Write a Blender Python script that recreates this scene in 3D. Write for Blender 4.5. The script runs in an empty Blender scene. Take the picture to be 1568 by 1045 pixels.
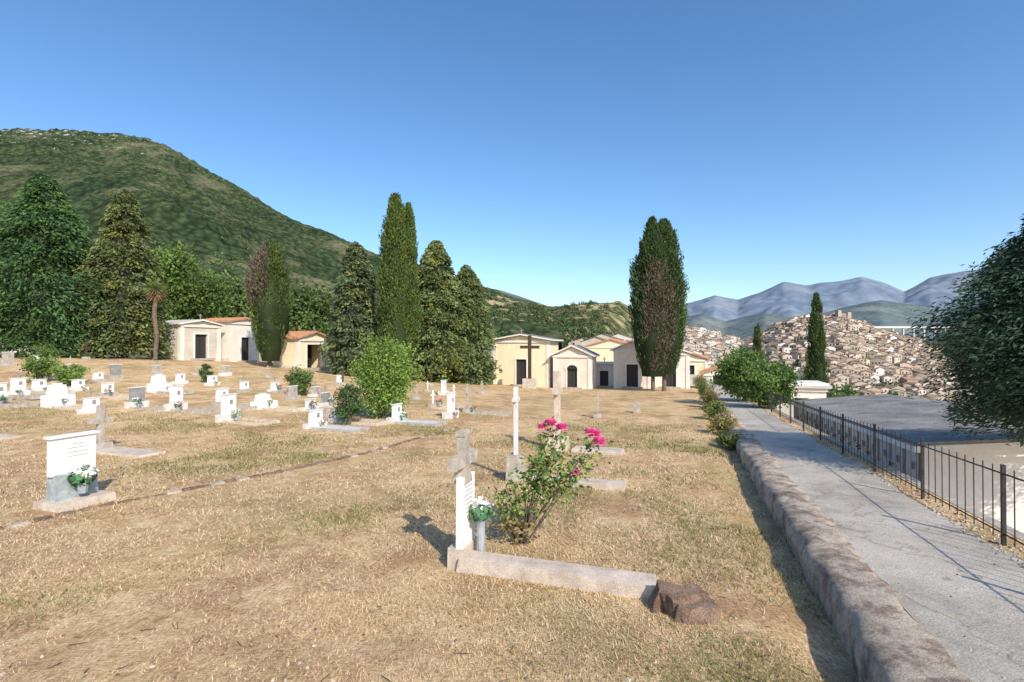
import bpy, bmesh, math, random
import numpy as np
from mathutils import Vector
random.seed(7); rng=np.random.default_rng(7)
F=784.0; HOR=530.0; CAMZ=2.1; K=0.342; SL=-0.036
TH=-math.atan(K)
scene=bpy.context.scene
# ---------------------------------------------------------------- noise
def _h(ix,iy,s):
    n=(ix.astype(np.int64)*374761393+iy.astype(np.int64)*668265263+s*974711)&0xffffffff
    n=((n^(n>>13))*1274126177)&0xffffffff
    return ((n^(n>>16))&0xffff)/65535.0
def vnoise(x,y,s=0):
    x=np.asarray(x,float);y=np.asarray(y,float)
    ix=np.floor(x);iy=np.floor(y);fx=x-ix;fy=y-iy
    fx=fx*fx*(3-2*fx);fy=fy*fy*(3-2*fy)
    a=_h(ix,iy,s);b=_h(ix+1,iy,s);c=_h(ix,iy+1,s);d=_h(ix+1,iy+1,s)
    return (a*(1-fx)+b*fx)*(1-fy)+(c*(1-fx)+d*fx)*fy
def fbm(x,y,o=4,s=0):
    t=0;a=.5
    for i in range(o):
        t=t+a*vnoise(x*2**i,y*2**i,s+i*17);a*=.5
    return t
def S(v,a,b):
    t=np.clip((np.asarray(v,float)-a)/(b-a),0,1);return t*t*(3-2*t)
# ---------------------------------------------------------------- ground height
def H(x,y):
    x=np.asarray(x,float);y=np.asarray(y,float)
    L=np.interp(x,[-200,-80,-45,-27,-14,-3,0,4],[5,3.5,3.06,2.5,1.33,.42,.2,0])
    z=SL*np.minimum(y,62)+L*S(y,7,40)
    c=x-K*y
    low=-0.07*S(c,0.5,1.1)*(1-S(c,1.3,1.34))
    z=z+np.where(y<70,low,0)
    z=z+0.20*S(c,1.30,1.36)*(1-S(y,48,60))
    z=z-2.9*S(c,3.6,3.66)
    z=z-3*S(c,14,40)
    z=z+(fbm(x*.5,y*.5,3,3)-.45)*.07*np.where(c<1.1,1,0)
    w=S(x+.25*y,0,60)
    z=z+S(y,60,300)*(-58*w+2*(1-w))
    return z
def Xu(u,Y): return (u-784)/F*Y
def survey(u,v):
    Y=1.5
    g=lambda Y:CAMZ-(v-HOR)/F*Y<=float(H(Xu(u,Y),Y))
    while Y<110 and not g(Y): Y+=0.25
    a,b=Y-.25,Y
    for _ in range(8):
        c=(a+b)/2
        if g(c): b=c
        else: a=c
    return (Xu(u,b),b,float(H(Xu(u,b),b)))
# ---------------------------------------------------------------- materials
def newmat(n):
    m=bpy.data.materials.new(n);m.use_nodes=True
    nt=m.node_tree;return m,nt,nt.nodes['Principled BSDF']
def ramp(nt,fac,stops):
    r=nt.nodes.new('ShaderNodeValToRGB')
    e=r.color_ramp.elements
    e[0].position=stops[0][0];e[0].color=(*stops[0][1],1)
    e[1].position=stops[-1][0];e[1].color=(*stops[-1][1],1)
    for p,c in stops[1:-1]:
        k=e.new(p);k.color=(*c,1)
    nt.links.new(fac,r.inputs[0]);return r.outputs[0]
def coords(nt,scale=(1,1,1),rot=(0,0,0)):
    t=nt.nodes.new('ShaderNodeTexCoord');m=nt.nodes.new('ShaderNodeMapping')
    m.inputs['Scale'].default_value=scale;m.inputs['Rotation'].default_value=rot
    nt.links.new(t.outputs['Object'],m.inputs[0]);return m.outputs[0]
def noise(nt,vec,scale,detail=6,rough=.6):
    n=nt.nodes.new('ShaderNodeTexNoise');n.inputs['Scale'].default_value=scale
    n.inputs['Detail'].default_value=detail;n.inputs['Roughness'].default_value=rough
    nt.links.new(vec,n.inputs['Vector']);return n.outputs[0]
def mix(nt,f,a,b,mode='MIX'):
    m=nt.nodes.new('ShaderNodeMix');m.data_type='RGBA';m.blend_type=mode
    for s,v in ((0,f),(6,a),(7,b)):
        if isinstance(v,(int,float)): m.inputs[s].default_value=v
        elif isinstance(v,tuple): m.inputs[s].default_value=(*v,1)
        else: nt.links.new(v,m.inputs[s])
    return m.outputs[2]
def bump(nt,b,h,st,dist=.02):
    n=nt.nodes.new('ShaderNodeBump');n.inputs['Strength'].default_value=st;n.inputs['Distance'].default_value=dist
    nt.links.new(h,n.inputs['Height']);nt.links.new(n.outputs[0],b.inputs['Normal'])
def pmat(n,c1,c2,scale=3,rough=.85,bs=.3,bd=.01,fine=.12,lo=.35,hi=.65):
    m,nt,b=newmat(n);v=coords(nt)
    a=noise(nt,v,scale,8,.65);col=ramp(nt,a,[(lo,c1),(hi,c2)])
    f=noise(nt,v,scale*14,4,.7);g=ramp(nt,f,[(.3,(1-fine*2,)*3),(.7,(1+fine,)*3)])
    col=mix(nt,1.0,col,g,'MULTIPLY')
    nt.links.new(col,b.inputs['Base Color']);b.inputs['Roughness'].default_value=rough
    b.inputs['Specular IOR Level'].default_value=.25
    bump(nt,b,f,bs,bd);return m
def leafmat(n,trans=.25):
    m,nt,b=newmat(n)
    a=nt.nodes.new('ShaderNodeAttribute');a.attribute_name='Col'
    nt.links.new(a.outputs['Color'],b.inputs['Base Color']);b.inputs['Roughness'].default_value=.6
    b.inputs['Specular IOR Level'].default_value=.25
    t=nt.nodes.new('ShaderNodeBsdfTranslucent');nt.links.new(a.outputs['Color'],t.inputs[0])
    x=nt.nodes.new('ShaderNodeMixShader');x.inputs[0].default_value=trans
    o=nt.nodes['Material Output']
    nt.links.new(b.outputs[0],x.inputs[1]);nt.links.new(t.outputs[0],x.inputs[2]);nt.links.new(x.outputs[0],o.inputs[0])
    return m
M={}
M['leaf']=leafmat('foliage',.3)
M['grass']=leafmat('dry_grass_blades',.25)
M['bark']=pmat('bark',(.11,.08,.06),(.24,.18,.14),6,.95,.8,.03)
M['white']=pmat('white_painted_stone',(.74,.72,.68),(.86,.84,.81),4,.7,.25,.005,.06)
M['marble']=pmat('pale_marble',(.57,.56,.54),(.76,.74,.71),5,.5,.2,.004,.08)
M['conc']=pmat('concrete',(.32,.28,.24),(.56,.50,.43),6,.9,.6,.008,.16)
M['concl']=pmat('light_concrete',(.48,.39,.31),(.70,.60,.50),5,.9,.7,.01,.14)
M['greyst']=pmat('grey_stone',(.2,.2,.2),(.36,.36,.35),6,.7,.4,.008)
M['dark']=pmat('dark_opening',(.02,.02,.02),(.04,.035,.03),5,.6,.1)
M['iron']=pmat('dark_iron',(.025,.025,.028),(.06,.055,.05),12,.5,.2,.002)
M['wood']=pmat('dark_wood',(.05,.035,.025),(.10,.07,.05),8,.8,.4)
M['cream']=pmat('cream_plaster',(.74,.64,.42),(.84,.74,.53),1.2,.9,.2,.01,.04)
M['pink']=pmat('pale_pink_plaster',(.70,.58,.48),(.80,.69,.59),1.5,.9,.2,.01,.05)
M['wplas']=pmat('white_plaster',(.68,.64,.56),(.82,.78,.72),1,.9,.2,.01,.06)
M['wwall']=pmat('whitewashed_wall',(.80,.79,.76),(.88,.87,.85),.8,.9,.2,.01,.04)
M['gplas']=pmat('grey_plaster',(.50,.46,.39),(.66,.62,.55),1,.9,.3,.01,.08)
M['terra']=pmat('terracotta_tiles',(.42,.20,.11),(.62,.34,.21),3,.9,.6,.03,.2)
M['rgrey']=pmat('grey_roofing',(.17,.165,.16),(.34,.32,.30),.9,.9,.6,.02,.2)
M['rlight']=pmat('light_roofing',(.5,.48,.44),(.62,.6,.56),2,.9,.3,.01)
M['stump']=pmat('stump_wood',(.20,.125,.085),(.46,.32,.23),5,.95,1,.03,.25)
M['wflow']=pmat('white_petals',(.75,.74,.7),(.85,.84,.8),20,.7,.1)
M['rflow']=pmat('red_petals',(.5,.03,.04),(.65,.08,.1),20,.6,.1)
M['pflow']=pmat('pink_petals',(.80,.06,.30),(.92,.22,.48),20,.6,.1)
M['gleaf']=pmat('bouquet_leaves',(.05,.14,.06),(.12,.28,.13),20,.7,.1)
M['vase']=pmat('grey_marble_vase',(.26,.31,.33),(.44,.49,.50),10,.4,.1)
def kerbmat():
    m,nt,b=newmat('rough_kerb_concrete');v=coords(nt)
    a=noise(nt,v,3.2,10,.75);col=ramp(nt,a,[(.34,(.17,.125,.10)),(.45,(.33,.25,.19)),(.53,(.56,.46,.36)),(.66,(.68,.58,.47))])
    f=noise(nt,v,45,6,.75);col=mix(nt,1.0,col,ramp(nt,f,[(.3,(.6,.6,.6)),(.7,(1.2,1.2,1.2))]),'MULTIPLY')
    nt.links.new(col,b.inputs['Base Color']);b.inputs['Roughness'].default_value=.95
    bump(nt,b,f,.9,.03);return m
M['kerb']=kerbmat()
def pathmat():
    m,nt,b=newmat('worn_concrete_path');v=coords(nt)
    a=noise(nt,v,.9,8,.65);col=ramp(nt,a,[(.36,(.35,.31,.26)),(.5,(.50,.45,.385)),(.64,(.62,.56,.48))])
    e=noise(nt,v,4,10,.8);col=mix(nt,ramp(nt,e,[(.50,(0,0,0)),(.60,(.7,.7,.7))]),col,(.60,.52,.41))
    f=noise(nt,v,60,5,.8);col=mix(nt,1.0,col,ramp(nt,f,[(.35,(.55,.55,.55)),(.65,(1.2,1.2,1.2))]),'MULTIPLY')
    vo=nt.nodes.new('ShaderNodeTexVoronoi');vo.feature='DISTANCE_TO_EDGE';vo.inputs['Scale'].default_value=.5
    w=nt.nodes.new('ShaderNodeVectorMath');w.operation='ADD'
    nn=nt.nodes.new('ShaderNodeTexNoise');nn.inputs['Scale'].default_value=3;nn.inputs['Detail'].default_value=5;nt.links.new(v,nn.inputs['Vector'])
    sc=nt.nodes.new('ShaderNodeVectorMath');sc.operation='SCALE';sc.inputs[3].default_value=.6;nt.links.new(nn.outputs[1],sc.inputs[0])
    nt.links.new(v,w.inputs[0]);nt.links.new(sc.outputs[0],w.inputs[1]);nt.links.new(w.outputs[0],vo.inputs['Vector'])
    col=mix(nt,1.0,col,ramp(nt,vo.outputs['Distance'],[(.0,(.68,.65,.6)),(.010,(1,1,1))]),'MULTIPLY')
    nt.links.new(col,b.inputs['Base Color']);b.inputs['Roughness'].default_value=.95
    bump(nt,b,f,.7,.015);return m
M['path']=pathmat()
def groundmat():
    m,nt,b=newmat('dry_mown_grass_ground');v=coords(nt)
    big=noise(nt,v,.33,5,.6);mid=noise(nt,v,2.3,7,.75);fine=noise(nt,v,28,5,.8);bare=noise(nt,v,.7,7,.75)
    st=noise(nt,coords(nt,(90,14,20),(0,0,.6)),1,3,.7)
    st2=noise(nt,coords(nt,(16,100,20),(0,0,.3)),1,3,.7)
    straw=ramp(nt,mid,[(.3,(.45,.285,.145)),(.45,(.66,.455,.25)),(.6,(.79,.59,.355)),(.75,(.86,.70,.47))])
    straw=mix(nt,ramp(nt,bare,[(.48,(0,0,0)),(.60,(.8,.8,.8))]),straw,(.44,.26,.15))
    green=ramp(nt,fine,[(.35,(.17,.165,.05)),(.65,(.38,.35,.13))])
    gm=nt.nodes.new('ShaderNodeMath');gm.operation='MULTIPLY'
    nt.links.new(ramp(nt,big,[(.48,(0,0,0)),(.64,(.8,.8,.8))]),gm.inputs[0])
    nt.links.new(ramp(nt,fine,[(.4,(.25,.25,.25)),(.58,(.85,.85,.85))]),gm.inputs[1])
    col=mix(nt,gm.outputs[0],straw,green)
    col=mix(nt,1.0,col,ramp(nt,st,[(.36,(.58,.54,.47)),(.5,(1,1,1)),(.7,(1.25,1.25,1.2))]),'MULTIPLY')
    col=mix(nt,1.0,col,ramp(nt,st2,[(.36,(.66,.62,.56)),(.5,(1,1,1)),(.7,(1.2,1.2,1.15))]),'MULTIPLY')
    nt.links.new(col,b.inputs['Base Color']);b.inputs['Roughness'].default_value=1
    b.inputs['Specular IOR Level'].default_value=.1
    bump(nt,b,fine,.8,.035);return m
M['ground']=groundmat()
def hillmat(name,g1,g2,g3,dry,rock,s=1.0,rockz=(1e6,1e6+1),dryth=(.58,.68),can=.11,bd=3.,cs=1.0,bs=.8,rsc=.03,rth=.66):
    m,nt,b=newmat(name);v=coords(nt)
    vo=nt.nodes.new('ShaderNodeTexVoronoi');vo.inputs['Scale'].default_value=can*s
    nt.links.new(v,vo.inputs['Vector'])
    a=noise(nt,v,.012*s,8,.65)
    col=ramp(nt,a,[(.35,g1),(.5,g2),(.65,g3)])
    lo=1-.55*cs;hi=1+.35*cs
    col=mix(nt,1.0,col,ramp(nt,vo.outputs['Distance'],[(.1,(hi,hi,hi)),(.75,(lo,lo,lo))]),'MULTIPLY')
    d=noise(nt,v,.008*s,8,.75);col=mix(nt,ramp(nt,d,[(dryth[0],(0,0,0)),(dryth[1],(.9,.9,.9))]),col,dry)
    r=noise(nt,v,rsc*s,8,.8)
    sx=nt.nodes.new('ShaderNodeSeparateXYZ');nt.links.new(v,sx.inputs[0])
    mr=nt.nodes.new('ShaderNodeMapRange');mr.inputs[1].default_value=rockz[0];mr.inputs[2].default_value=rockz[1]
    mr.inputs[3].default_value=0;mr.inputs[4].default_value=.12;nt.links.new(sx.outputs[2],mr.inputs[0])
    ad=nt.nodes.new('ShaderNodeMath');ad.operation='ADD';nt.links.new(r,ad.inputs[0]);nt.links.new(mr.outputs[0],ad.inputs[1])
    col=mix(nt,ramp(nt,ad.outputs[0],[(rth,(0,0,0)),(rth+.04,(1,1,1))]),col,rock)
    nt.links.new(col,b.inputs['Base Color']);b.inputs['Roughness'].default_value=1;b.inputs['Specular IOR Level'].default_value=0.05
    n=nt.nodes.new('ShaderNodeBump');n.inputs['Strength'].default_value=bs;n.inputs['Distance'].default_value=bd;n.invert=True
    nt.links.new(vo.outputs['Distance'],n.inputs['Height']);nt.links.new(n.outputs[0],b.inputs['Normal'])
    return m
# ---------------------------------------------------------------- mesh helpers
def link(o):
    scene.collection.objects.link(o);return o
def meshnp(name,V,Fq,mats,cols=None,smooth=False,parent=None):
    V=np.asarray(V,np.float32);Fq=np.asarray(Fq,np.int32);k=Fq.shape[1]
    me=bpy.data.meshes.new(name);me.vertices.add(len(V));me.vertices.foreach_set('co',V.ravel())
    me.loops.add(Fq.size);me.loops.foreach_set('vertex_index',Fq.ravel())
    me.polygons.add(len(Fq));me.polygons.foreach_set('loop_start',np.arange(0,Fq.size,k,dtype=np.int32))
    me.polygons.foreach_set('loop_total',np.full(len(Fq),k,np.int32))
    if smooth: me.polygons.foreach_set('use_smooth',np.ones(len(Fq),bool))
    if cols is not None:
        a=me.color_attributes.new('Col','FLOAT_COLOR','POINT')
        C=np.ones((len(V),4),np.float32);C[:,:3]=cols;a.data.foreach_set('color',C.ravel())
    me.update(calc_edges=True)
    for m in mats: me.materials.append(m)
    o=link(bpy.data.objects.new(name,me));
    if parent: o.parent=parent
    return o
def gridmesh(name,P,mat,smooth=True,cols=None):
    r,c=P.shape[:2];i=np.arange(r*c).reshape(r,c)
    Fq=np.stack([i[:-1,:-1],i[:-1,1:],i[1:,1:],i[1:,:-1]],-1).reshape(-1,4)
    return meshnp(name,P.reshape(-1,3),Fq,[mat],cols,smooth)
class MB:
    def __init__(s): s.v=[];s.f=[];s.m=[];s.mats=[]
    def mi(s,k):
        if k not in s.mats: s.mats.append(k)
        return s.mats.index(k)
    def poly(s,pts,mat):
        n=len(s.v);s.v+= [tuple(p) for p in pts];s.f.append(tuple(range(n,n+len(pts))));s.m.append(s.mi(mat))
    def box(s,c,d,mat,rz=0,taper=1.0,jit=0):
        x,y,z=c;a,b,h=d[0]/2,d[1]/2,d[2]/2;n=len(s.v);cs,sn=math.cos(rz),math.sin(rz)
        for sz,t in ((-1,1),(1,taper)):
            for sx,sy in ((-1,-1),(1,-1),(1,1),(-1,1)):
                px,py=sx*a*t+random.uniform(-jit,jit),sy*b*t+random.uniform(-jit,jit)
                s.v.append((x+px*cs-py*sn,y+px*sn+py*cs,z+sz*h+random.uniform(-jit,jit)))
        for q in ((0,3,2,1),(4,5,6,7),(0,1,5,4),(1,2,6,5),(2,3,7,6),(3,0,4,7)):
            s.f.append(tuple(n+i for i in q));s.m.append(s.mi(mat))
    def cyl(s,p0,p1,r0,r1,mat,n=8):
        p0=Vector(p0);p1=Vector(p1);d=(p1-p0).normalized();a=d.orthogonal().normalized();b=d.cross(a);k=len(s.v)
        for p,r in ((p0,r0),(p1,r1)):
            for i in range(n):
                t=2*math.pi*i/n;s.v.append(tuple(p+a*(r*math.cos(t))+b*(r*math.sin(t))))
        mi=s.mi(mat)
        for i in range(n):
            j=(i+1)%n;s.f.append((k+i,k+j,k+n+j,k+n+i));s.m.append(mi)
        s.f.append(tuple(k+n+i for i in range(n)));s.m.append(mi)
        s.f.append(tuple(k+n-1-i for i in range(n)));s.m.append(mi)
    def scatter(s,c,r,n,mat,size):
        for _ in range(n):
            d=Vector((random.gauss(0,1),random.gauss(0,1),random.gauss(0,1))).normalized()
            p=Vector(c)+Vector((d.x*r[0],d.y*r[1],d.z*r[2]))*random.uniform(.6,1)
            a=Vector((random.gauss(0,1),random.gauss(0,1),random.gauss(0,1))).normalized()*size*random.uniform(.6,1.2)
            b=a.cross(d+Vector((.01,.02,.03))).normalized()*size*.7
            s.poly([p-a,p+b,p+a,p-b],mat)
    def build(s,name,loc=(0,0,0),rz=0,parent=None,bevel=0):
        me=bpy.data.meshes.new(name);me.from_pydata(s.v,[],s.f);me.polygons.foreach_set('material_index',s.m)
        for k in s.mats: me.materials.append(M[k])
        me.update();o=link(bpy.data.objects.new(name,me))
        if parent: o.parent=parent
        else: o.location=loc;o.rotation_euler=(0,0,rz)
        if bevel:
            b=o.modifiers.new('bevel','BEVEL');b.width=bevel;b.segments=2;b.limit_method='ANGLE'
        return o
def empty(name,loc,rz=0):
    o=link(bpy.data.objects.new(name,None));o.location=loc;o.rotation_euler=(0,0,rz);return o
# ---------------------------------------------------------------- leaves
LB=1.5
def unit(v): return v/np.maximum(np.linalg.norm(v,axis=1,keepdims=True),1e-6)
def leaves(C,D,size,asp,cols):
    n=len(C);D=unit(D);R=unit(rng.normal(size=(n,3)));B=unit(np.cross(D,R))
    s=np.asarray(size).reshape(-1,1)
    V=np.stack([C-D*s,C+B*s*asp,C+D*s,C-B*s*asp],1).reshape(-1,3)
    Fq=np.arange(n*4).reshape(n,4)
    return V,Fq,np.repeat(cols*LB,4,axis=0)
def trunkmesh(name,h,r,limbs,parent,lean=0,R=1,z0=.15):
    m=MB();seg=7;p=Vector((0,0,-.2));rr=r*1.25
    for i in range(seg):
        q=Vector((lean*math.sin(i)*.3,lean*math.cos(i*1.3)*.3,h*(i+1)/seg));r2=r*(1-.85*(i+1)/seg)
        m.cyl(p,q,rr,r2,'bark',9);p=q;rr=r2
    for i in range(limbs):
        t=random.uniform(z0,.85);a=random.uniform(0,6.28);l=R*(1-t*.7)*random.uniform(.5,.85)
        m.cyl((0,0,h*t),(math.cos(a)*l,math.sin(a)*l,h*t+l*.25),r*(1-t)*.45+.01,.01,'bark',5)
    return m.build(name,parent=parent)
def conifer(name,base,Ht,R,prof,nb,lpb,leaf,col,seed,up=.1,droop=.3,t0=.06,core=.5,wid=.2,smin=.25,brown=None,trunk=.2,asp=.4,flat=.35,tpow=1.15,lim=14,lumpa=.55):
    g=np.random.default_rng(seed);e=empty(name,base)
    trunkmesh('trunk',Ht*.9,trunk,lim,e,.1,R,t0+.05)
    t=t0+(1-t0)*g.random(nb)**tpow;ph=g.random(nb)*6.283
    pr=np.array([prof(x) for x in t])
    lump=1-lumpa*.55+lumpa*vnoise(ph*1.3+seed*3,t*7+seed,5)
    r=R*pr*g.uniform(.8,1.1,nb)*lump+.08
    bc=g.uniform(.55,1.4,nb)
    N=nb*lpb;bi=np.repeat(np.arange(nb),lpb)
    s=smin+(1-smin)*g.random(N)**.75
    out=np.stack([np.cos(ph),np.sin(ph),np.zeros(nb)],1)[bi];lat=np.stack([-np.sin(ph),np.cos(ph),np.zeros(nb)],1)[bi]
    rb=r[bi];w=wid*np.minimum(rb,R*.8)+.06
    P=out*(rb*s)[:,None]+lat*(g.normal(size=N)*w*(1.15-.7*s))[:,None]
    P[:,2]=t[bi]*Ht+up*rb*s-droop*rb*s*s+g.normal(size=N)*w*flat
    P[:,2]=np.clip(P[:,2],.1,Ht*1.03)
    D=out*.8+lat*g.normal(size=(N,1))*.5+g.normal(size=(N,3))*.3;D[:,2]+=(up-droop*1.4)*1.2
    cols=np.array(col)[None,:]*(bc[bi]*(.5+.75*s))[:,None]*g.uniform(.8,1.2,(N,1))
    yl=g.random(nb)[bi]>.8;cols[yl]*=np.array([1.35,1.15,.8])
    if brown is not None:
        k=brown(t[bi],ph[bi],g.random(N));cols[k]=np.array([.13,.10,.08])*g.uniform(.6,1.3,(k.sum(),1))
    V,Fq,C=leaves(P,D,leaf*g.uniform(.6,1.3,N),asp,cols)
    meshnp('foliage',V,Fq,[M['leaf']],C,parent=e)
    if core:
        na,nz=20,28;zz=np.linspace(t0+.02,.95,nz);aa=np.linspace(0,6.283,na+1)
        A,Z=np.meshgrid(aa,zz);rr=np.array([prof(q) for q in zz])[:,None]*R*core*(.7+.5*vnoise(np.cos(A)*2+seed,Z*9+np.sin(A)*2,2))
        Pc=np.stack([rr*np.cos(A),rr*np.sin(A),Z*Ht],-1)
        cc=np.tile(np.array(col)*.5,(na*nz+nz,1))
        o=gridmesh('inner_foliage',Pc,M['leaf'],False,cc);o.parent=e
    return e
def broad(name,base,Ht,rx,rz,ncl,lpc,leaf,col,seed,trunk=.08,lean=(0,0),cz=None,asp=.55,stems=5):
    g=np.random.default_rng(seed);e=empty(name,base);cz=Ht-rz if cz is None else cz
    m=MB()
    for i in range(stems):
        a=g.random()*6.28;q=Vector((math.cos(a)*rx*.55+lean[0],math.sin(a)*rx*.55+lean[1],cz+rz*g.uniform(-.1,.6)))
        mid=Vector((q.x*.35,q.y*.35,q.z*.55))
        m.cyl((0,0,-.1),mid,trunk,trunk*.6,'bark',6);m.cyl(mid,q,trunk*.6,trunk*.15,'bark',5)
    m.build('branches',parent=e)
    d=unit(g.normal(size=(ncl,3)));rad=g.random(ncl)**.4*(.62+.7*vnoise(d[:,0]*2.2+seed,d[:,2]*2.2+d[:,1],3))
    c=d*rad[:,None]*np.array([rx,rx,rz])+np.array([lean[0],lean[1],cz])
    cs=min(rx,rz)*.19;bc=g.uniform(.6,1.4,ncl)
    N=ncl*lpc;bi=np.repeat(np.arange(ncl),lpc)
    P=c[bi]+g.normal(size=(N,3))*cs*np.array([1,1,.8]);P[:,2]=np.maximum(P[:,2],.03)
    cols=np.array(col)[None,:]*(bc[bi]*g.uniform(.75,1.25,N))[:,None]
    D=g.normal(size=(N,3));D[:,2]-=.4
    V,Fq,C=leaves(P,D,leaf*g.uniform(.6,1.3,N),asp,cols);meshnp('foliage',V,Fq,[M['leaf']],C,parent=e);return e
def gpos(u,Y,dz=0):
    x=Xu(u,Y);return (x,Y,float(H(x,Y))+dz)
# ================================================================= GROUND
def geo(a,b,n,p=2.2): 
    t=np.linspace(0,1,n)**p;return a+(b-a)*t
cl=np.concatenate([-geo(8,7000,90,3.2)[::-1],np.linspace(-7.85,1.1,60),[1.2,1.3,1.36,1.5,1.8,2.4,3.0,3.3,3.5,3.6,3.66,3.9],geo(4.4,7000,80,3.2)])
yl=np.concatenate([-geo(.5,60,14)[::-1],np.linspace(-.3,14,90),geo(14.3,9000,150,3)])
C_,Y_=np.meshgrid(cl,yl);Xg=C_+K*np.clip(Y_,-80,400);Pg=np.stack([Xg,Y_,H(Xg,Y_)],-1)
gridmesh('ground',Pg,M['ground'])
N=420000
yy=1.6*np.exp(rng.random(N)*np.log(20/1.6));xx=(rng.random(N)*2-1)*yy*1.15
c=xx-K*yy;k=c<1.22;xx=xx[k];yy=yy[k];c=c[k]
g1=fbm(xx*.45+9,yy*.45,4,11);g2=fbm(xx*1.3,yy*1.3,4,5)
keep=(g2+rng.random(len(xx))*.3>.56);xx=xx[keep];yy=yy[keep];g1=g1[keep];c=c[keep];n=len(xx)
zz=H(xx,yy);isg=(g1+rng.normal(size=n)*.09+.05*(c>.6)-.02*(yy>6))>.555
az=rng.random(n)*6.283;tilt=np.where(isg,rng.uniform(.4,1.2,n),rng.uniform(.05,.6,n))
Ln=rng.uniform(.02,.055,n)*np.clip(yy/4,1,1.8);w=.0021*np.clip(yy/2.5,1,5)
dirv=np.stack([np.cos(az)*np.cos(tilt),np.sin(az)*np.cos(tilt),np.sin(tilt)],1)
sd=np.stack([-np.sin(az),np.cos(az),np.zeros(n)],1)*w[:,None]
B=np.stack([xx,yy,zz+.003],1)
V=np.stack([B-sd,B+sd,B+dirv*Ln[:,None]],1).reshape(-1,3)
cols=np.where(isg[:,None],np.array([[.27,.28,.09]]),np.array([[.87,.67,.42]]))*rng.uniform(.5,1.1,(n,1))
meshnp('grass',V,np.arange(n*3).reshape(n,3),[M['grass']],np.repeat(cols,3,axis=0))
m=MB()
for i in range(1300):
    y=1.8*math.exp(random.random()*2.1);x=random.uniform(-1.1,1.1)*y
    if x-K*y>1.0: continue
    z=float(H(x,y));r=random.random()
    if r<.6:
        s=random.uniform(.005,.016);m.box((x,y,z+s*.3),(s*2,s*1.5,s),'concl' if random.random()<.6 else 'conc',random.random()*3,.6,s*.2)
    elif r<.75:
        a=random.random()*6.28;l=random.uniform(.04,.14);m.cyl((x,y,z+.008),(x+l*math.cos(a),y+l*math.sin(a),z+.02),.003,.002,'wood',4)
    else:
        m.scatter((x,y,z+.012),(.01,.01,.004),2,'stump',.014)
for i in range(1300):
    y=2.2*math.exp(random.random()*2.2);inn=random.random()<.12;c0=random.uniform(1.75,3.05) if inn else random.uniform(3.08,3.58)
    s=random.uniform(.004,.008) if inn else random.uniform(.006,.018);m.box((c0+K*y,y,SL*y+(.232 if c0<3.2 else .207)),(s*2,s*1.5,s),random.choice(['concl','conc','concl','stump']),random.random()*3,.6,s*.25)
m.build('ground_litter')
pts=[survey(u,v) for u,v in ((-30,818),(180,771),(400,729),(560,695),(700,655))]
m=MB()
for a,b in zip(pts[:-1],pts[1:]):
    a=Vector(a[:2]);b=Vector(b[:2]);L=(b-a).length;n=int(L/.22);ang=math.atan2((b-a).y,(b-a).x)
    for i in range(n):
        p=a.lerp(b,(i+.5)/n);z=float(H(p.x,p.y));m.box((p.x,p.y+random.uniform(-.012,.012),z-.006),(.21*random.uniform(.85,1.05),.12*random.uniform(.8,1.15),.07+random.uniform(-.01,.02)),random.choice(['stump','stump','stump','conc']),ang+random.uniform(-.08,.08),.9,.01)
m.build('stone_edging')
# kerb wall
ys=np.arange(1.0,44,.07);prof=[(1.22,-.35),(1.20,.12),(1.24,.225),(1.34,.255),(1.45,.26),(1.57,.26),(1.68,.25),(1.76,.1)]
P=np.zeros((len(ys),len(prof),3))
for j,(c0,z0) in enumerate(prof):
    jit=(fbm(ys*2.3,ys*0+j*.35,4,8)-.45)*(.15 if 0<j<7 else .02)+(vnoise(ys*.7,ys*0,4)-.5)*.06
    P[:,j,0]=c0+jit+K*ys;P[:,j,1]=ys;P[:,j,2]=SL*ys+z0+(fbm(ys*4,ys*0+j*1.3,4,9)-.45)*(.07 if 1<j<7 else 0)
gridmesh('kerb_wall',P,M['kerb'],False)
ys=np.arange(.5,44,.3);cs=np.linspace(1.66,3.16,8);Cc,Yy=np.meshgrid(cs,ys)
edge=np.where(Cc>3.1,(vnoise(Yy*2,Yy*0,3)-.5)*.16,0)
gridmesh('path',np.stack([Cc+edge+K*Yy,Yy,SL*Yy+.225+(vnoise(Cc*2,Yy*.6,6)-.5)*.012],-1),M['path'])
m=MB()
for i in range(14):
    y=1+i*3.1;y2=y+3.1
    c0,c1=3.62,3.78;zt=.2;pp=[(c0+K*y,y,SL*y+zt),(c1+K*y,y,SL*y+zt),(c1+K*y2,y2,SL*y2+zt),(c0+K*y2,y2,SL*y2+zt)]
    qq=[(a,b,z-3.4) for a,b,z in pp];m.poly(pp,'conc');m.poly([qq[1],qq[2],pp[2],pp[1]],'conc');m.poly([qq[0],qq[1],pp[1],pp[0]],'conc');m.poly([pp[0],pp[3],qq[3],qq[0]],'conc')
m.build('retaining_wall')
m=MB();fc=3.32;FH=.82
def fp(y,z,dc=0): return (fc+dc+K*y,y,SL*y+.2+z)
y=1.7;post=[]
while y<36: post.append(y);y+=1.85
for a in post:
    m.box((*fp(a,0)[:2],fp(a,FH/2)[2]),(.035,.035,FH+.05),'iron',TH)
for a,b in zip(post[:-1],post[1:]):
    m.cyl(fp(a,FH-.07),fp(b,FH-.07),.010,.010,'iron',6);m.cyl(fp(a,.12),fp(b,.12),.009,.009,'iron',6)
    k=10
    for i in range(1,k):
        q=a+(b-a)*i/k;m.cyl(fp(q,.05),fp(q,FH),.006,.006,'iron',5)
m.build('iron_railing')
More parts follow.
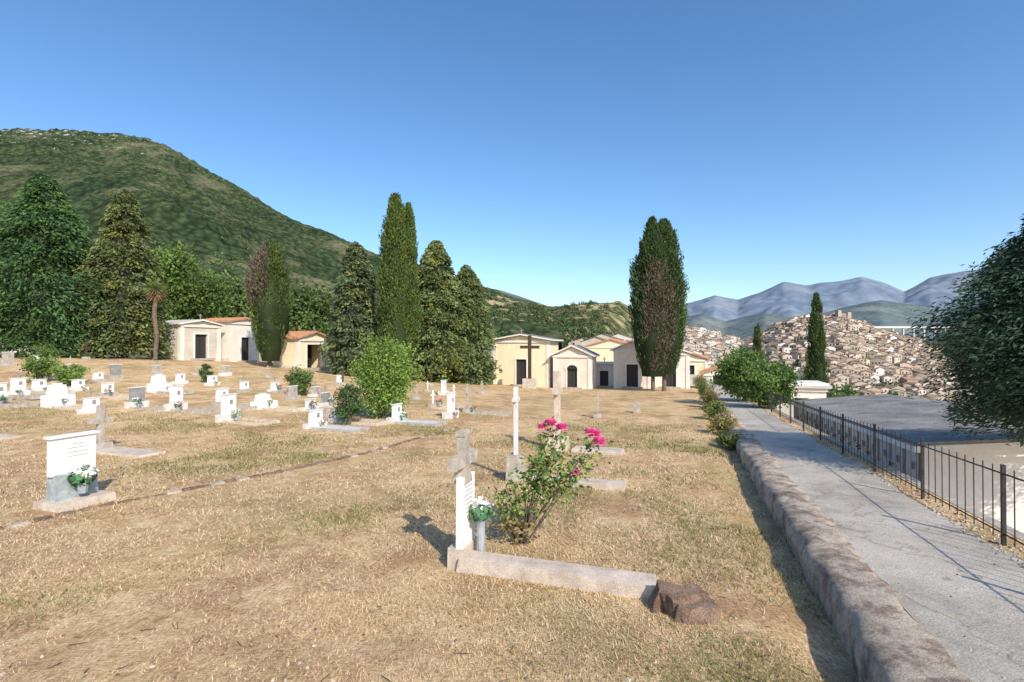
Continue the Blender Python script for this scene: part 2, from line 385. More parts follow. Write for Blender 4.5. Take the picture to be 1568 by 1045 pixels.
# ================================================================= COLUMBARIUM
e=empty('columbarium',(0,0,0))
y0,y1=10.9,23
def cq(c,y,z): return (5+K*y+(c-5)*.895,y-(c-5)*.306,SL*y+z)
m=MB();E=.41
A=[cq(5,y0,-2.8),cq(12,y0,-2.8),cq(12,y1,-2.8),cq(5,y1,-2.8)];Bt=[cq(5,y0,E),cq(12,y0,E),cq(12,y1,E),cq(5,y1,E)]
rid=[cq(8.5,y0,E+.35),cq(8.5,y1,E+.35)]
m.poly([A[0],A[1],Bt[1],rid[0],Bt[0]],'wwall');m.poly([A[3],A[0],Bt[0],Bt[3]],'wwall');m.poly([A[1],A[2],Bt[2],Bt[1]],'wwall');m.poly([A[2],A[3],Bt[3],rid[1],Bt[2]],'wwall')
m.build('walls',parent=e)
m=MB()
for c0,z0,c1,z1 in ((4.75,E+.03,8.5,E+.42),(12.25,E+.03,8.5,E+.42)):
    n=12
    for i in range(n):
        ya=y0-.3+(y1-y0+.55)*i/n;yb=y0-.3+(y1-y0+.55)*(i+1)/n-.03;dz=random.uniform(0,.03)
        t=[cq(c0,ya,z0+dz),cq(c1,ya,z1+dz),cq(c1,yb,z1+dz+.012),cq(c0,yb,z0+dz+.012)]
        b=[(p[0],p[1],p[2]-.07) for p in t];m.poly(t,'rgrey');m.poly(b[::-1],'rgrey')
        for k in range(4): m.poly([b[k],b[(k+1)%4],t[(k+1)%4],t[k]],'greyst')
m.build('roof',parent=e)
m=MB()
for j in range(15):
    for r in range(3):
        yc=y0+.45+j*.79;zc=-.16-r*.75
        t=[cq(4.975,yc-.33,zc-.32),cq(4.975,yc+.33,zc-.32),cq(4.975,yc+.33,zc+.32),cq(4.975,yc-.33,zc+.32)];m.poly(t[::-1],'white')
        for k,(dy,dz,w,h) in enumerate(((0,.345,.36,.02),(0,-.345,.36,.02),(.36,0,.025,.34),(-.36,0,.025,.34))):
            a=cq(4.95,yc+dy-w,zc+dz-h);b_=cq(4.95,yc+dy+w,zc+dz-h);c_=cq(4.95,yc+dy+w,zc+dz+h);d_=cq(4.95,yc+dy-w,zc+dz+h);m.poly([d_,c_,b_,a],'conc')
        if random.random()<.75:
            p=cq(4.88,yc+.14,zc-.05);m.scatter(p,(.06,.06,.06),12,random.choice(['rflow','wflow','wflow','pflow','cream']),.035);m.scatter((p[0],p[1],p[2]-.06),(.06,.06,.06),9,'gleaf',.04)
        m.box(cq(4.93,yc-.12,zc+.05),(.01,.12,.16),'greyst',TH)
m.build('burial_niches',parent=e)
m=MB()
for a,b in ((cq(4.72,y0-.33,E-.02),cq(4.72,y1+.2,E-.02)),(cq(4.72,y0-.33,E-.02),cq(8.5,y0-.33,E+.37)),(cq(8.5,y0-.33,E+.37),cq(12.2,y0-.33,E-.02))):
    m.poly([a,b,(b[0],b[1],b[2]-.13),(a[0],a[1],a[2]-.13)],'wwall')
m.build('fascia',parent=e)
# ================================================================= GRAVES
def cross(m,z0,h,w,t,mat,arm=.68,x=0,th=None):
    th=th or t
    m.box((x,0,z0+h/2),(th,t,h),mat,0,1,.004)
    za=z0+h*arm
    for s in (-1,1): m.box((x,s*(w/4+t/4),za),(th*.96,w/2-t/2,t),mat,0,1,.004)
def bouquet(m,p,r,cols,n=40):
    m.cyl((p[0],p[1],p[2]-.02),(p[0],p[1],p[2]+r*.7),r*.3,r*.42,'vase',8)
    m.scatter((p[0],p[1],p[2]+r*1.1),(r,r,r*.75),n,'gleaf',r*.3)
    for c in cols: m.scatter((p[0],p[1]+random.uniform(-.3,.3)*r,p[2]+r*1.5),(r*.9,r*.9,r*.6),int(n*.7),c,r*.24)
def plain_grave(u,v,hp,kind='stele',slab=True,mat='white',fl=('wflow',),nm=None,w=.62,sl=1.5):
    x,y,z=survey(u,v);h=hp*y/F;m=MB();s=random.uniform(.92,1.08)
    if kind=='stele':
        b=min(.25,h*.3);m.box((0,0,b/2-.04),(.34,w*1.15,b+.08),'conc' if random.random()<.4 else 'marble')
        m.box((0.02,0,b+(h-b)*.5),(.09,w*.82*s,(h-b)),mat,0,.97)
        m.box((0.02,0,h+.02),(.13,w*.9*s,.04),'marble')
        m.box((.068,.06,b+(h-b)*.62),(.008,.12,.15),'greyst')
        if random.random()<.35: cross(m,h+.04,.28,.18,.04,'greyst')
    elif kind=='block':
        m.box((0,0,h*.25-.03),(.6,w*1.3,h*.5+.06),mat);m.box((-.08,0,h*.72),(.3,w*.9,h*.46),mat,0,.85);m.box((-.08,0,h*.98),(.1,w*.5,h*.12),'marble')
    elif kind=='cross':
        m.box((0,0,.06),(.3,.42,.2),'conc',0,.9);cross(m,.14,h-.14,h*.48,max(.05,h*.085),mat)
    elif kind=='rock':
        m.box((0,0,h*.3),(.3,.4,h*.6+.1),mat,0,.8,.03);m.box((0,0,h*.75),(.18,.26,h*.4),mat,0,.6,.03)
    if slab:
        L=sl;ww=w*1.15;sm=random.choice(['concl','conc','conc'])
        for sy in (-1,1): m.box((.2+L/2,sy*ww/2,.0),(L,.08,.14),sm,0,1,.006)
        m.box((.2+L+.04,0,.0),(.08,ww+.08,.14),sm,0,1,.006)
        if slab==2: m.box((.2+L/2,0,.0),(L-.02,ww-.1,.1),'marble')
    if fl:
        bouquet(m,(.28,random.uniform(-.15,.15),.06),.12*random.uniform(.8,1.6),fl,26)
    return m.build(nm or 'grave_monument',(x,y,z),TH+random.uniform(-.04,.04),bevel=.006)
G=[(90,622,34,'block',1,'white',('wflow',)),(140,632,22,'stele',0,'white',('wflow',)),(165,607,20,'stele',1,'white',('pflow',)),
(210,624,30,'stele',1,'greyst',('wflow',)),(245,600,26,'block',1,'white',('wflow',)),(276,588,15,'stele',0,'white',()),(177,581,22,'stele',0,'greyst',()),
(270,628,36,'stele',1,'white',('wflow','rflow')),(340,622,26,'stele',1,'white',('rflow',)),(350,645,40,'stele',1,'white',('wflow',)),(405,625,22,'block',1,'white',('wflow',)),
(374,600,15,'stele',0,'white',()),(410,578,18,'cross',0,'conc',()),(421,600,14,'stele',1,'white',('pflow',)),(483,655,26,'stele',2,'white',('rflow','wflow')),
(498,622,20,'stele',1,'greyst',('wflow',)),(520,645,20,'stele',1,'white',('wflow',)),(475,628,16,'stele',1,'white',('rflow',)),(607,646,26,'stele',2,'white',('wflow',)),(663,624,26,'cross',1,'white',('pflow',)),
(690,640,38,'stele',0,'white',('rflow',)),(679,605,22,'stele',0,'white',()),(716,632,44,'cross',1,'conc',('rflow',)),(638,612,24,'cross',0,'conc',()),(738,603,20,'cross',0,'conc',()),
(448,612,20,'stele',0,'conc',()),(150,585,14,'stele',0,'white',()),(60,600,18,'stele',1,'white',('wflow',)),(28,606,26,'stele',1,'white',('wflow',)),(-2,618,30,'stele',1,'white',('wflow',)),
(120,598,16,'stele',0,'white',('wflow',)),(325,590,14,'stele',0,'white',('wflow',)),(300,575,13,'cross',0,'conc',()),(520,590,15,'stele',0,'white',()),(548,596,16,'cross',0,'conc',()),
(483,607,14,'stele',0,'conc',('pflow',)),(505,640,14,'rock',0,'conc',()),(575,588,14,'stele',0,'conc',()),(695,607,18,'cross',0,'white',()),(915,640,36,'cross',0,'conc',()),(975,632,18,'rock',0,'conc',()),
(655,600,16,'cross',0,'white',()),(60,560,15,'stele',0,'white',()),(12,560,20,'stele',0,'conc',()),(345,575,14,'stele',0,'conc',()),(240,572,12,'stele',0,'conc',()),(108,560,14,'cross',0,'conc',())]
for a in G: plain_grave(*a)
for u,v,h in ((132,550,24),(221,546,18),(56,538,20),(525,590,24),(660,590,20)): plain_grave(u,v,h,'cross',False,'wood',(),'wooden_cross')
x,y,z=gpos(811,42);m=MB();m.box((0,0,.35),(1.0,.8,.9),'concl');hh=CAMZ-(514-HOR)/F*42-z;m.box((0,0,.8+(hh-.8)/2),(.25,.22,hh-.8),'wood')
for s in (-1,1): m.box((s*(.125+.34),0,hh*.78),(.68,.2,.25),'wood')
m.build('memorial_cross',(x,y,z),TH)
# foreground cross grave
x,y,z=survey(712,862);m=MB()
m.box((.98,-.10,.05),(2.0,.26,.2),'concl',0,.95,.012)
m.box((-.03,.05,.08),(.2,.46,.26),'concl',0,.9,.01)
m.box((0,.02,.56),(.07,.34,.74),'white',0,.96)
for i in range(7): m.box((.0375,.02,.82-i*.045),(.003,.22*random.uniform(.6,1),.008),'greyst')
cross(m,.86,.52,.5,.115,'conc',.44,-.02,.10)
m.box((-.02,0,.915),(.14,.2,.12),'conc',0,.8,.006)
for s in (-1,1): m.box((-.02,s*.245,1.09),(.11,.05,.14),'conc',0,1,.006)
m.box((-.02,0,1.37),(.11,.14,.05),'conc',0,1,.006)
m.build('cross_tombstone',(x,y,z),TH,bevel=.012)
m=MB();m.cyl((0,0,.0),(0,0,.40),.03,.045,'vase',10);bouquet(m,(0,0,.40),.13,('wflow','wflow'),80);m.build('flower_vase',(x+.17,y-.0,z),TH)
# left white tombstone
x,y,z=survey(112,770);m=MB()
m.box((.1,0,.04),(.62,.78,.14),'concl',0,.93,.01);m.box((.02,0,.28),(.26,.56,.4),'vase',0,.92);m.box((0,0,.74),(.09,.60,.56),'white');m.box((0,0,1.03),(.15,.66,.035),'white')
for i in range(4): m.box((.0465,.05,.9-i*.06),(.003,.34*random.uniform(.5,1),.008),'greyst')
bouquet(m,(.24,0,.2),.19,('wflow','wflow'),110);m.build('white_tombstone',(x,y,z),TH,bevel=.008)
x,y,z=survey(155,690);m=MB();cross(m,.1,.98,.52,.13,'conc',.62);m.box((0,0,.08),(.3,.42,.22),'conc',0,.9,.01);m.box((.95,.0,.0),(1.6,.6,.1),'concl',0,.98,.02);m.build('concrete_cross',(x,y,z),TH,bevel=.012)
x,y,z=survey(-8,672);m=MB();m.box((0,0,.02),(1.0,.7,.1),'concl',0,.98,.02);m.box((-.7,0,.2),(.2,.6,.5),'white');m.build('grave_slab',(x,y,z),TH,bevel=.01)
x,y,z=survey(853,688);hh=120*y/F;m=MB();m.box((.0,0,.12),(.5,.62,.34),'concl',0,.9,.01);cross(m,.28,hh-.28,.62,.15,'concl',.7);m.box((1.0,0,.02),(1.2,.6,.12),'concl',0,.97,.01);m.build('stone_cross',(x,y,z),TH,bevel=.012)
x,y,z=survey(790,735);hh=142*y/F;m=MB();m.box((0,0,.2),(.30,.36,.52),'conc',0,.8,.02);cross(m,.45,hh-.45,.26,.075,'marble',.82)
m.box((1.1,.05,.03),(1.7,.34,.12),'concl',0,.97,.015);m.build('white_cross_on_pedestal',(x,y,z),TH,bevel=.008)
def stump():
    bm=bmesh.new();g=random.Random(11)
    for cx,cy,sx,sy,sz,ry in ((0,0,.24,.17,.21,.0),(-.20,.02,.11,.14,.19,.35),(.19,-.02,.14,.14,.13,-.25),(.05,-.13,.15,.10,.13,.1),(.1,.1,.16,.1,.16,-.1)):
        pts=[]
        for i in range(20):
            a=g.random()*6.28;k=g.choice([0,1]);r=1-.28*k*g.random()
            p=Vector((math.cos(a)*sx*r*g.uniform(.85,1.15),math.sin(a)*sy*r*g.uniform(.85,1.15),k*sz*g.uniform(.75,1.2)-.02))
            pts.append(bm.verts.new((cx+p.x+ry*p.z,cy+p.y,p.z)))
        bmesh.ops.convex_hull(bm,input=pts)
    bmesh.ops.triangulate(bm,faces=bm.faces)
    bmesh.ops.subdivide_edges(bm,edges=bm.edges,cuts=3,use_grid_fill=True)
    for v in bm.verts:
        a=math.atan2(v.co.y,v.co.x);d=float(fbm(v.co.x*22+a*4,v.co.z*9+v.co.y*20,3,4))-.45
        v.co.x+=d*.035;v.co.y+=d*.03;v.co.z+=d*.03
    me=bpy.data.meshes.new('tree_stump');bm.to_mesh(me);me.materials.append(M['stump']);o=link(bpy.data.objects.new('tree_stump',me));o.location=survey(1045,934);o.rotation_euler=(0,0,-.35)
stump()
def rose():
    x,y,z=survey(800,832);e=empty('rose_bush',(x,y,z));m=MB();g=np.random.default_rng(5);LC=[];tips=[]
    for i,(dx,dy,h) in enumerate(((.36,.1,1.40),(.50,.05,1.36),(.90,-.05,1.30),(.88,0,1.08),(.1,.1,.95),(-.2,.12,.66),(-.38,.1,.62),(.3,.2,1.05),(.62,.1,1.0),(-.1,-.05,.75),(.38,-.05,1.12),(.25,.0,1.1),(.6,.1,.8),(-.3,.0,.35),(.2,.1,.45),(-.2,.1,.25),(.02,.1,.3),(.7,.0,1.0),(.45,.1,1.25))):
        p=Vector((g.uniform(-.07,.07),g.uniform(-.06,.06),0));q=Vector((dx*.92,dy,h*.95))
        mid=p.lerp(q,.5)+Vector((g.uniform(-.08,.04),g.uniform(-.05,.05),.06));m.cyl(p,mid,.010,.006,'bark',6);m.cyl(mid,q,.006,.003,'bark',5)
        n=95
        t=g.uniform(.48 if h>.7 else .2,1.03,n)
        for tt in t:
            b=(p.lerp(mid,tt*2) if tt<.5 else mid.lerp(q,(tt-.5)*2));LC.append(np.array(b)+g.normal(size=3)*np.array([.08,.08,.065]))
        tips.append(q)
    m.build('stems',parent=e);LC=np.array(LC);n=len(LC);D=g.normal(size=(n,3));D[:,2]*=.6
    cols=np.array([.095,.16,.04])*g.uniform(.4,1.6,(n,1));k=g.random(n)>.85;cols[k]=np.array([.26,.26,.05]);k=LC[:,2]<.3;cols[k]=np.array([.2,.15,.07])
    V,Fq,C=leaves(LC,D,g.uniform(.02,.04,n),.6,cols);meshnp('leaves',V,Fq,[M['leaf']],C,parent=e)
    m=MB()
    def bloom(p,r):
        p=Vector(p)
        for ring,(rad,np_,el) in enumerate(((.25,4,1.3),(.55,6,.95),(.85,8,.6),(1.0,8,.2),(.9,7,-.35))):
            for i in range(np_):
                a=6.283*i/np_+ring*.5+random.uniform(-.2,.2);o=Vector((math.cos(a),math.sin(a),0));s=Vector((-math.sin(a),math.cos(a),0))
                b=p+o*r*rad*.3;tip=b+(o*math.cos(el)+Vector((0,0,1))*math.sin(el))*r*.8;w=s*r*.42;md=b.lerp(tip,.6)
                m.poly([b,md-w,tip-w*.45,tip+w*.45,md+w],'pflow')
    U=Vector((0,-.03,.05))
    for q,r in ((tips[0]+U,.085),(tips[0]+U+Vector((-.10,0,-.04)),.06),(tips[1]+U,.075),(tips[2]+U,.08),(tips[2]+U+Vector((.04,-.07,-.08)),.08),(tips[2]+U+Vector((-.07,-.03,.03)),.06),(tips[12]+Vector((.05,-.15,.08)),.055)): bloom(q,r)
    m.build('rose_blooms',parent=e)
rose()
# ================================================================= CHAPELS
def chapel(name,u,Y,w,dep,h,rh,face,wall,roof,door=(1.1,2.3),arch=False,trim='wplas',over=.25,pil=True,band=True,win=False,porch=False,rc=True):
    x,y,z=gpos(u,Y);rz={'D':TH,'N':TH+math.pi/2,'F':0}[face];e=empty(name,(x,y,z),rz);dw,dh=door
    m=MB();hw=w/2;t=.25
    m.box((-(hw+dw/2)/2,t/2,h/2-.3),(hw-dw/2,t,h+.6),wall);m.box(((hw+dw/2)/2,t/2,h/2-.3),(hw-dw/2,t,h+.6),wall)
    m.box((0,t/2,(h+dh)/2),(dw,t-.004,h-dh),wall);m.box((0,t/2,-.28),(dw,t-.004,.6),wall)
    for s in (-1,1): m.box((s*(hw-t/2),(dep+t)/2,h/2-.3),(t,dep-t,h+.6),wall)
    m.box((0,dep-t/2,h/2-.3),(w-2*t,t,h+.6),wall)
    if rh>0:
        for yy in (.0,dep): 
            m.poly([(-hw,yy,h),(hw,yy,h),(0,yy,h+rh)],wall)
    m.build('walls',parent=e)
    m=MB();dd=t*.7 if not porch else 1.2
    m.box((0,dd+.03,dh/2),(dw,.05,dh),'dark')
    if not porch:
        for s in (-1,1): m.box((s*dw*.25,dd-.01,dh*.5),(dw*.42,.02,dh*.9),'iron')
    m.build('door',parent=e)
    m=MB()
    if arch:
        n=9
        for i in range(n):
            a=math.pi*(i+.5)/n;m.box((math.cos(a)*(dw/2+.12),-.03,dh+math.sin(a)*(dw/2+.12)*.8),(.2,.08,.2),trim,0)
        P=[(math.cos(math.pi*i/12)*dw/2,-.012,dh+math.sin(math.pi*i/12)*dw/2*.8) for i in range(13)];m.poly(P,'dark')
    fr=.12
    for s in (-1,1): m.box((s*(dw/2+fr/2),-.02,dh/2),(fr,.06,dh),trim)
    if not arch: m.box((0,-.02,dh+fr/2),(dw+2*fr,.06,fr),trim)
    m.box((0,-.25,.05),(dw+.8,.5,.2),'conc')
    if pil:
        for s in (-1,1): m.box((s*(hw-.14),-.025,h/2-.1),(.32,.07,h+.2),trim);m.box((s*(hw+.003),.16,h/2-.1),(.05,.30,h+.2),trim)
    if band:
        m.box((0,-.05,h-.1),(w+.14,.12,.2),trim)
        for s in (-1,1): m.box((s*(hw+.03),dep/2+.02,h-.1),(.09,dep-.02,.2),trim)
    for s in (-1,1): m.box((s*(hw+.02),dep/2,.1),(.05,dep-.4,.6),'gplas')
    if win:
        for s in (-1,1):m.box((s*(hw+.01),dep*.5,h*.6),(.04,.5,.8),'dark');m.box((s*(hw+.02),dep*.5,h*.6-.45),(.1,.7,.08),trim)
    m.build('trim',parent=e)
    m=MB();o=over
    if rh>0:
        for s in (-1,1):
            a=[(s*(hw+o),-o,h-o*rh/hw+.02),(0,-o,h+rh+.02),(0,dep+o,h+rh+.02),(s*(hw+o),dep+o,h-o*rh/hw+.02)];b=[(p[0],p[1],p[2]+.12) for p in a]
            m.poly(b,roof);m.poly(a[::-1],roof)
            for k in range(4): m.poly([a[k],a[(k+1)%4],b[(k+1)%4],b[k]],roof if roof=='terra' else trim)
        if roof=='terra':
            n=int(dep/.3)
            for s in (-1,1):
                for i in range(n):
                    yy=-o+.15+i*(dep+2*o)/n;m.cyl((s*(hw+o),yy,h-o*rh/hw+.15),(0,yy,h+rh+.15),.07,.07,roof,5)
        zc=h+rh+.1
    else:
        m.box((0,dep/2,h+.08),(w+2*o,dep+2*o,.16),roof);m.box((0,dep/2,h+.22),(w+o,dep+o,.12),trim);zc=h+.25
    m.build('roof',parent=e)
    if rc:
        m2=MB();cross(m2,zc,.5,.3,.06,'greyst');c=m2.build('roof_cross',parent=e);c.rotation_euler=(0,0,math.pi/2);c.location=(0,.1,0)
    return e
chapel('grey_chapel',308,44,3.8,3.4,3.0,.35,'N','gplas','rlight',(1.2,2.2),band=True)
chapel('white_chapel',376,48,3.2,4.2,3.7,.3,'N','wplas','terra',(1.0,2.3),pil=False)
chapel('porch_chapel',482,46,4.2,2.6,2.7,.55,'N','cream','terra',(2.0,2.2),pil=True,porch=True)
chapel('cream_chapel',798,46,5.3,3.2,4.1,.45,'D','cream','rgrey',(1.0,2.4),pil=True,win=True,over=.4)
chapel('grey_side_chapel',752,53,4.4,4,3.6,.5,'D','gplas','terra',(1.0,2.2))
chapel('arched_chapel',876,44,3.3,2.6,2.9,.75,'D','pink','rgrey',(.9,1.7),arch=True,over=.3)
chapel('low_white_chapel',925,47,2.4,2.5,2.0,0,'D','wplas','rlight',(.8,1.5),pil=False)
chapel('gabled_chapel',968,45,3.2,3.2,3.4,.7,'D','pink','rgrey',(1.0,2.1),over=.3)
chapel('white_family_chapel',1026,45,3.2,3.4,3.1,.5,'D','wplas','rgrey',(1.0,2.0),over=.25,win=True)
chapel('tiled_chapel',1056,52,3.4,3.5,2.6,.6,'D','cream','terra',(.9,2))
chapel('terracotta_house',935,75,7,6,4.6,1,'D','cream','terra',(1,2),pil=False,rc=False)
chapel('orange_house',960,90,8,6,6,1.2,'D','pink','terra',(1,2),pil=False,rc=False)
chapel('small_gatehouse',1100,44,2.4,2.4,1.1,.45,'D','wplas','terra',(.9,.95),pil=False,rc=False)
e=chapel('service_building',1226,30,2.6,2.6,2.4,.0,'D','wplas','rlight',(.8,1.8),pil=False,rc=False);e.location.z=-2.75
m=MB()
for u0,Y0,u1,Y1 in ((-150,47,250,50),(505,50,745,52),(905,52,1080,50)):
    a=Vector(gpos(u0,Y0));b=Vector(gpos(u1,Y1));n=10
    for i in range(n):
        p=a.lerp(b,i/n);q=a.lerp(b,(i+1)/n);c_=(p+q)/2;c_.z=float(H(c_.x,c_.y));m.box((c_.x,c_.y,c_.z+.35),((q-p).length-.002,.3,1.5),'gplas',math.atan2((q-p).y,(q-p).x))
m.build('boundary_wall')
# ================================================================= TREES
cone=lambda t:(1-t)**.62*min(1,.6+t*3.0)+.03
ccone=lambda t:((1-t)**.5)*min(1,.5+t*2.5)+.03
flameL=lambda t:(1-t)**.6*min(1,.72+t*1.3)+.02
flameR=lambda t:max(0,math.sin(math.pi*min(.999,(t*.80+.20)**.92)))**.8*(1 if t>.3 else .55+t*1.5)+.02
def tr(name,ul,ur,vt,vb,Y,prof,col,seed,**k):
    u=(ul+ur)/2;x=Xu(u,Y);z=CAMZ-(vb-HOR)/F*Y;zg=float(H(x,Y));z=min(z,zg) if abs(z-zg)<2.5 else zg
    Ht=CAMZ-(vt-HOR)/F*Y-z;R=(ur-ul)/2/F*Y
    return conifer(name,(x,Y,z),Ht,R*k.pop('rs',1.12),prof,seed=seed,col=col,**k)
CY=(.055,.088,.028)
P1=dict(nb=460,lpb=75,leaf=.16,up=.12,droop=.38,core=.55)
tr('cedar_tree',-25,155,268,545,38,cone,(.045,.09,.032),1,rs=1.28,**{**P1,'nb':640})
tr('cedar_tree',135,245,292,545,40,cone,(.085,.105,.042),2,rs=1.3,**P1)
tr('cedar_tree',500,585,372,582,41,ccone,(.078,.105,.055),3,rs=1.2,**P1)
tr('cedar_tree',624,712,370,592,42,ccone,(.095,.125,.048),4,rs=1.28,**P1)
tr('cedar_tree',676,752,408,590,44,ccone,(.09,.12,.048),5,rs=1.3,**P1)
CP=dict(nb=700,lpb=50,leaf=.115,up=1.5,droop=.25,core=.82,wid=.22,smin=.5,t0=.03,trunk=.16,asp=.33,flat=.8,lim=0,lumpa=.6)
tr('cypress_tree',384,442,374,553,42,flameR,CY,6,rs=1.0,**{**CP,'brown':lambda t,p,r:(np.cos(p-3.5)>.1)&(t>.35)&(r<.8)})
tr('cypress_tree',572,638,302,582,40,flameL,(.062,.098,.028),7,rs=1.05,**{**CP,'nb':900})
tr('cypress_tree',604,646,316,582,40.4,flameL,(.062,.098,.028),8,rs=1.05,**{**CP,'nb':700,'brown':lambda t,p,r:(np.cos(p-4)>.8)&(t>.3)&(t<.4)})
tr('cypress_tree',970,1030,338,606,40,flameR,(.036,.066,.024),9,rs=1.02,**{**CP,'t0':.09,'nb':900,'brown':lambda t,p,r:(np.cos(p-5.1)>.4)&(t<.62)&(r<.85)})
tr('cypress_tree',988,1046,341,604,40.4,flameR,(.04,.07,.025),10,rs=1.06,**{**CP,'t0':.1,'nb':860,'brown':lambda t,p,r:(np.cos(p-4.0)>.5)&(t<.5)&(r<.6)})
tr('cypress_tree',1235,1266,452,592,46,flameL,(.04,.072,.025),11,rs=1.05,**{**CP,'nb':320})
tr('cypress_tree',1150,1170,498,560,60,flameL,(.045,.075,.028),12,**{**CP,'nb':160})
# near conifer at right
def firp(t):
    q=(t-.42)/.58
    return max(.04,math.sin(math.pi*min(1,max(0,q)*.78+.22))**.8) if q>=0 else .04
conifer('fir_tree',(Xu(1690,8.2),8.2,-3.1),8.0,2.25,firp,420,430,.05,(.030,.058,.034),21,up=.35,droop=.42,core=.62,wid=.11,t0=.48,trunk=.16,asp=.24,flat=.6,tpow=.9,lumpa=.6,lim=22)
def br(name,ul,ur,vt,vb,Y,col,seed,ncl,lpc,leaf,**k):
    u=(ul+ur)/2;x=Xu(u,Y);z=float(H(x,Y));zb=CAMZ-(vb-HOR)/F*Y;Ht=CAMZ-(vt-HOR)/F*Y-z;rz=(Ht-(zb-z))/2
    return broad(name,(x,Y,z),Ht,(ur-ul)/2/F*Y,max(rz,.1),ncl,lpc,leaf,col,seed,**k)
br('broadleaf_tree',215,290,385,520,55,(.09,.14,.035),31,160,70,.22)
br('broadleaf_tree',255,345,420,515,60,(.08,.13,.035),32,160,70,.22)
br('broadleaf_tree',330,390,425,500,70,(.08,.12,.04),33,120,60,.25)
br('broadleaf_tree',440,510,440,520,60,(.07,.11,.035),34,140,60,.22)
br('broadleaf_tree',-60,60,330,500,60,(.06,.11,.03),35,200,70,.25)
br('broadleaf_tree',150,200,400,520,56,(.06,.11,.03),37,120,70,.22)
a=survey(585,640);br('lilac_bush',543,632,527,632,a[1],(.13,.20,.042),36,210,80,.05,stems=7,trunk=.05)
a=survey(460,606);br('shrub',443,477,563,604,a[1],(.09,.14,.04),38,70,50,.05)
a=survey(60,585);br('shrub',40,82,533,585,a[1],(.10,.16,.04),39,60,50,.06)
a=survey(108,590);br('shrub',85,130,560,590,a[1],(.12,.19,.04),40,60,50,.05)
a=survey(315,586);br('shrub',306,323,560,584,a[1],(.06,.10,.03),41,40,40,.05)
a=survey(535,650);br('shrub',513,556,590,650,a[1],(.05,.09,.03),42,60,50,.04)
br('laurel_bush',1106,1176,538,612,26,(.085,.145,.035),43,170,70,.08);br('laurel_bush',1145,1212,556,624,22,(.095,.155,.04),44,150,70,.07)
for i,(v,r,hh) in enumerate(((600,.55,1.4),(622,.48,1.05),(640,.42,.8),(662,.38,.7),(682,.28,.45),(590,.6,1.3),(612,.45,1.1))):
    Y=784*2.1/(v-556);broad('kerb_shrub',(1.1+K*Y,Y,SL*Y-.05),hh,r,hh/2,60,50,.032,(.21,.18,.065) if i%2 else (.13,.155,.05),50+i,trunk=.015)
x,y,z=gpos(238,39);e=empty('palm_tree',(x,y,z));m=MB();p=Vector((0,0,0))
for i in range(8):
    q=Vector((.1*math.sin(i),0,(i+1)*.62));m.cyl(p,q,.16,.15,'bark',8);p=q
m.build('trunk',parent=e);n=700;g=rng;d=unit(g.normal(size=(n,3)));LC=d*g.uniform(.2,.9,(n,1))*np.array([.8,.8,.9])+np.array([0,0,5.2])
V,Fq,C=leaves(LC,d+np.array([0,0,-.3]),g.uniform(.2,.4,n),.07,np.where(LC[:,2:3]<5.1,np.array([[.2,.13,.07]]),np.array([[.12,.15,.05]]))*g.uniform(.6,1.3,(n,1)));meshnp('fronds',V,Fq,[M['leaf']],C,parent=e)
# ================================================================= HILLS
def hill(name,prof,Y0,Yr,z0,power,mat,us,rows,amp,nsc,can=0,canS=9,back=.5,seed=0,z0f=None):
    uu=np.arange(us[0],us[1],us[2]);pu=[p[0] for p in prof];pv=[p[1] for p in prof]
    zr=CAMZ-(np.interp(uu,pu,pv)-HOR)/F*Yr
    zb=lambda u:(np.interp(u,z0f[0],z0f[1]) if z0f else z0)
    f=np.concatenate([np.linspace(0,1,rows),np.linspace(1.02,1.6,14)])
    U,Fm=np.meshgrid(uu,f);Y=Y0+(Yr-Y0)*Fm;X=Xu(U,Y);zz0=zb(U);Z=np.where(Fm<=1,zz0+(zr-zz0)*np.clip(Fm,0,1)**power,zz0+(zr-zz0)*(1-np.clip(Fm-1,0,1)*back*2))
    env=np.clip(Fm*3,0,1)
    Z=Z+env*(fbm(X/nsc,Y/nsc,5,seed)-.47)*amp*(1-.75*np.exp(-((Fm-1)/.12)**2))
    if can: Z=Z+can*(vnoise(X/canS,Y/canS,seed+3)*.7+vnoise(X/canS*2.3,Y/canS*2.3,seed+5)*.4)
    gridmesh(name,np.stack([X,Y,Z],-1),mat)
    def hz(x,y):
        u=x/y*F+784;fm=(y-Y0)/(Yr-Y0);zr_=CAMZ-(np.interp(u,pu,pv)-HOR)/F*Yr;b0=zb(u)
        return b0+(zr_-b0)*np.clip(fm,0,1)**power+np.clip(fm*3,0,1)*(fbm(x/nsc,y/nsc,5,seed)-.47)*amp*(1-.75*np.exp(-((fm-1)/.12)**2))
    return hz
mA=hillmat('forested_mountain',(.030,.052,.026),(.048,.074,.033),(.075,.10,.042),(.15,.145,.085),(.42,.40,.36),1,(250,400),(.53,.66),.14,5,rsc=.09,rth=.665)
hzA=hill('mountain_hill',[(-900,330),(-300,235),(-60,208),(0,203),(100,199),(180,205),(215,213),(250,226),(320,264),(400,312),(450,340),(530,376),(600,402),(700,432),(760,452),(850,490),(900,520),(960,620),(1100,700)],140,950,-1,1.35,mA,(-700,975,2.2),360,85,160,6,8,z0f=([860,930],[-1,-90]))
mB=hillmat('scrub_hill',(.055,.08,.032),(.085,.11,.045),(.15,.15,.07),(.38,.31,.18),(.4,.38,.33),2.2,(1e6,1e6+1),(.49,.58),.07,3)
hzB=hill('scrub_hill',[(640,520),(700,462),(745,452),(790,462),(850,471),(900,468),(950,463),(975,476),(1000,520),(1020,600),(1040,680),(1250,700)],180,700,-12,1.1,mB,(560,1040,2.2),170,22,90,3,8,seed=31,z0f=([930,1005],[-12,-90]))
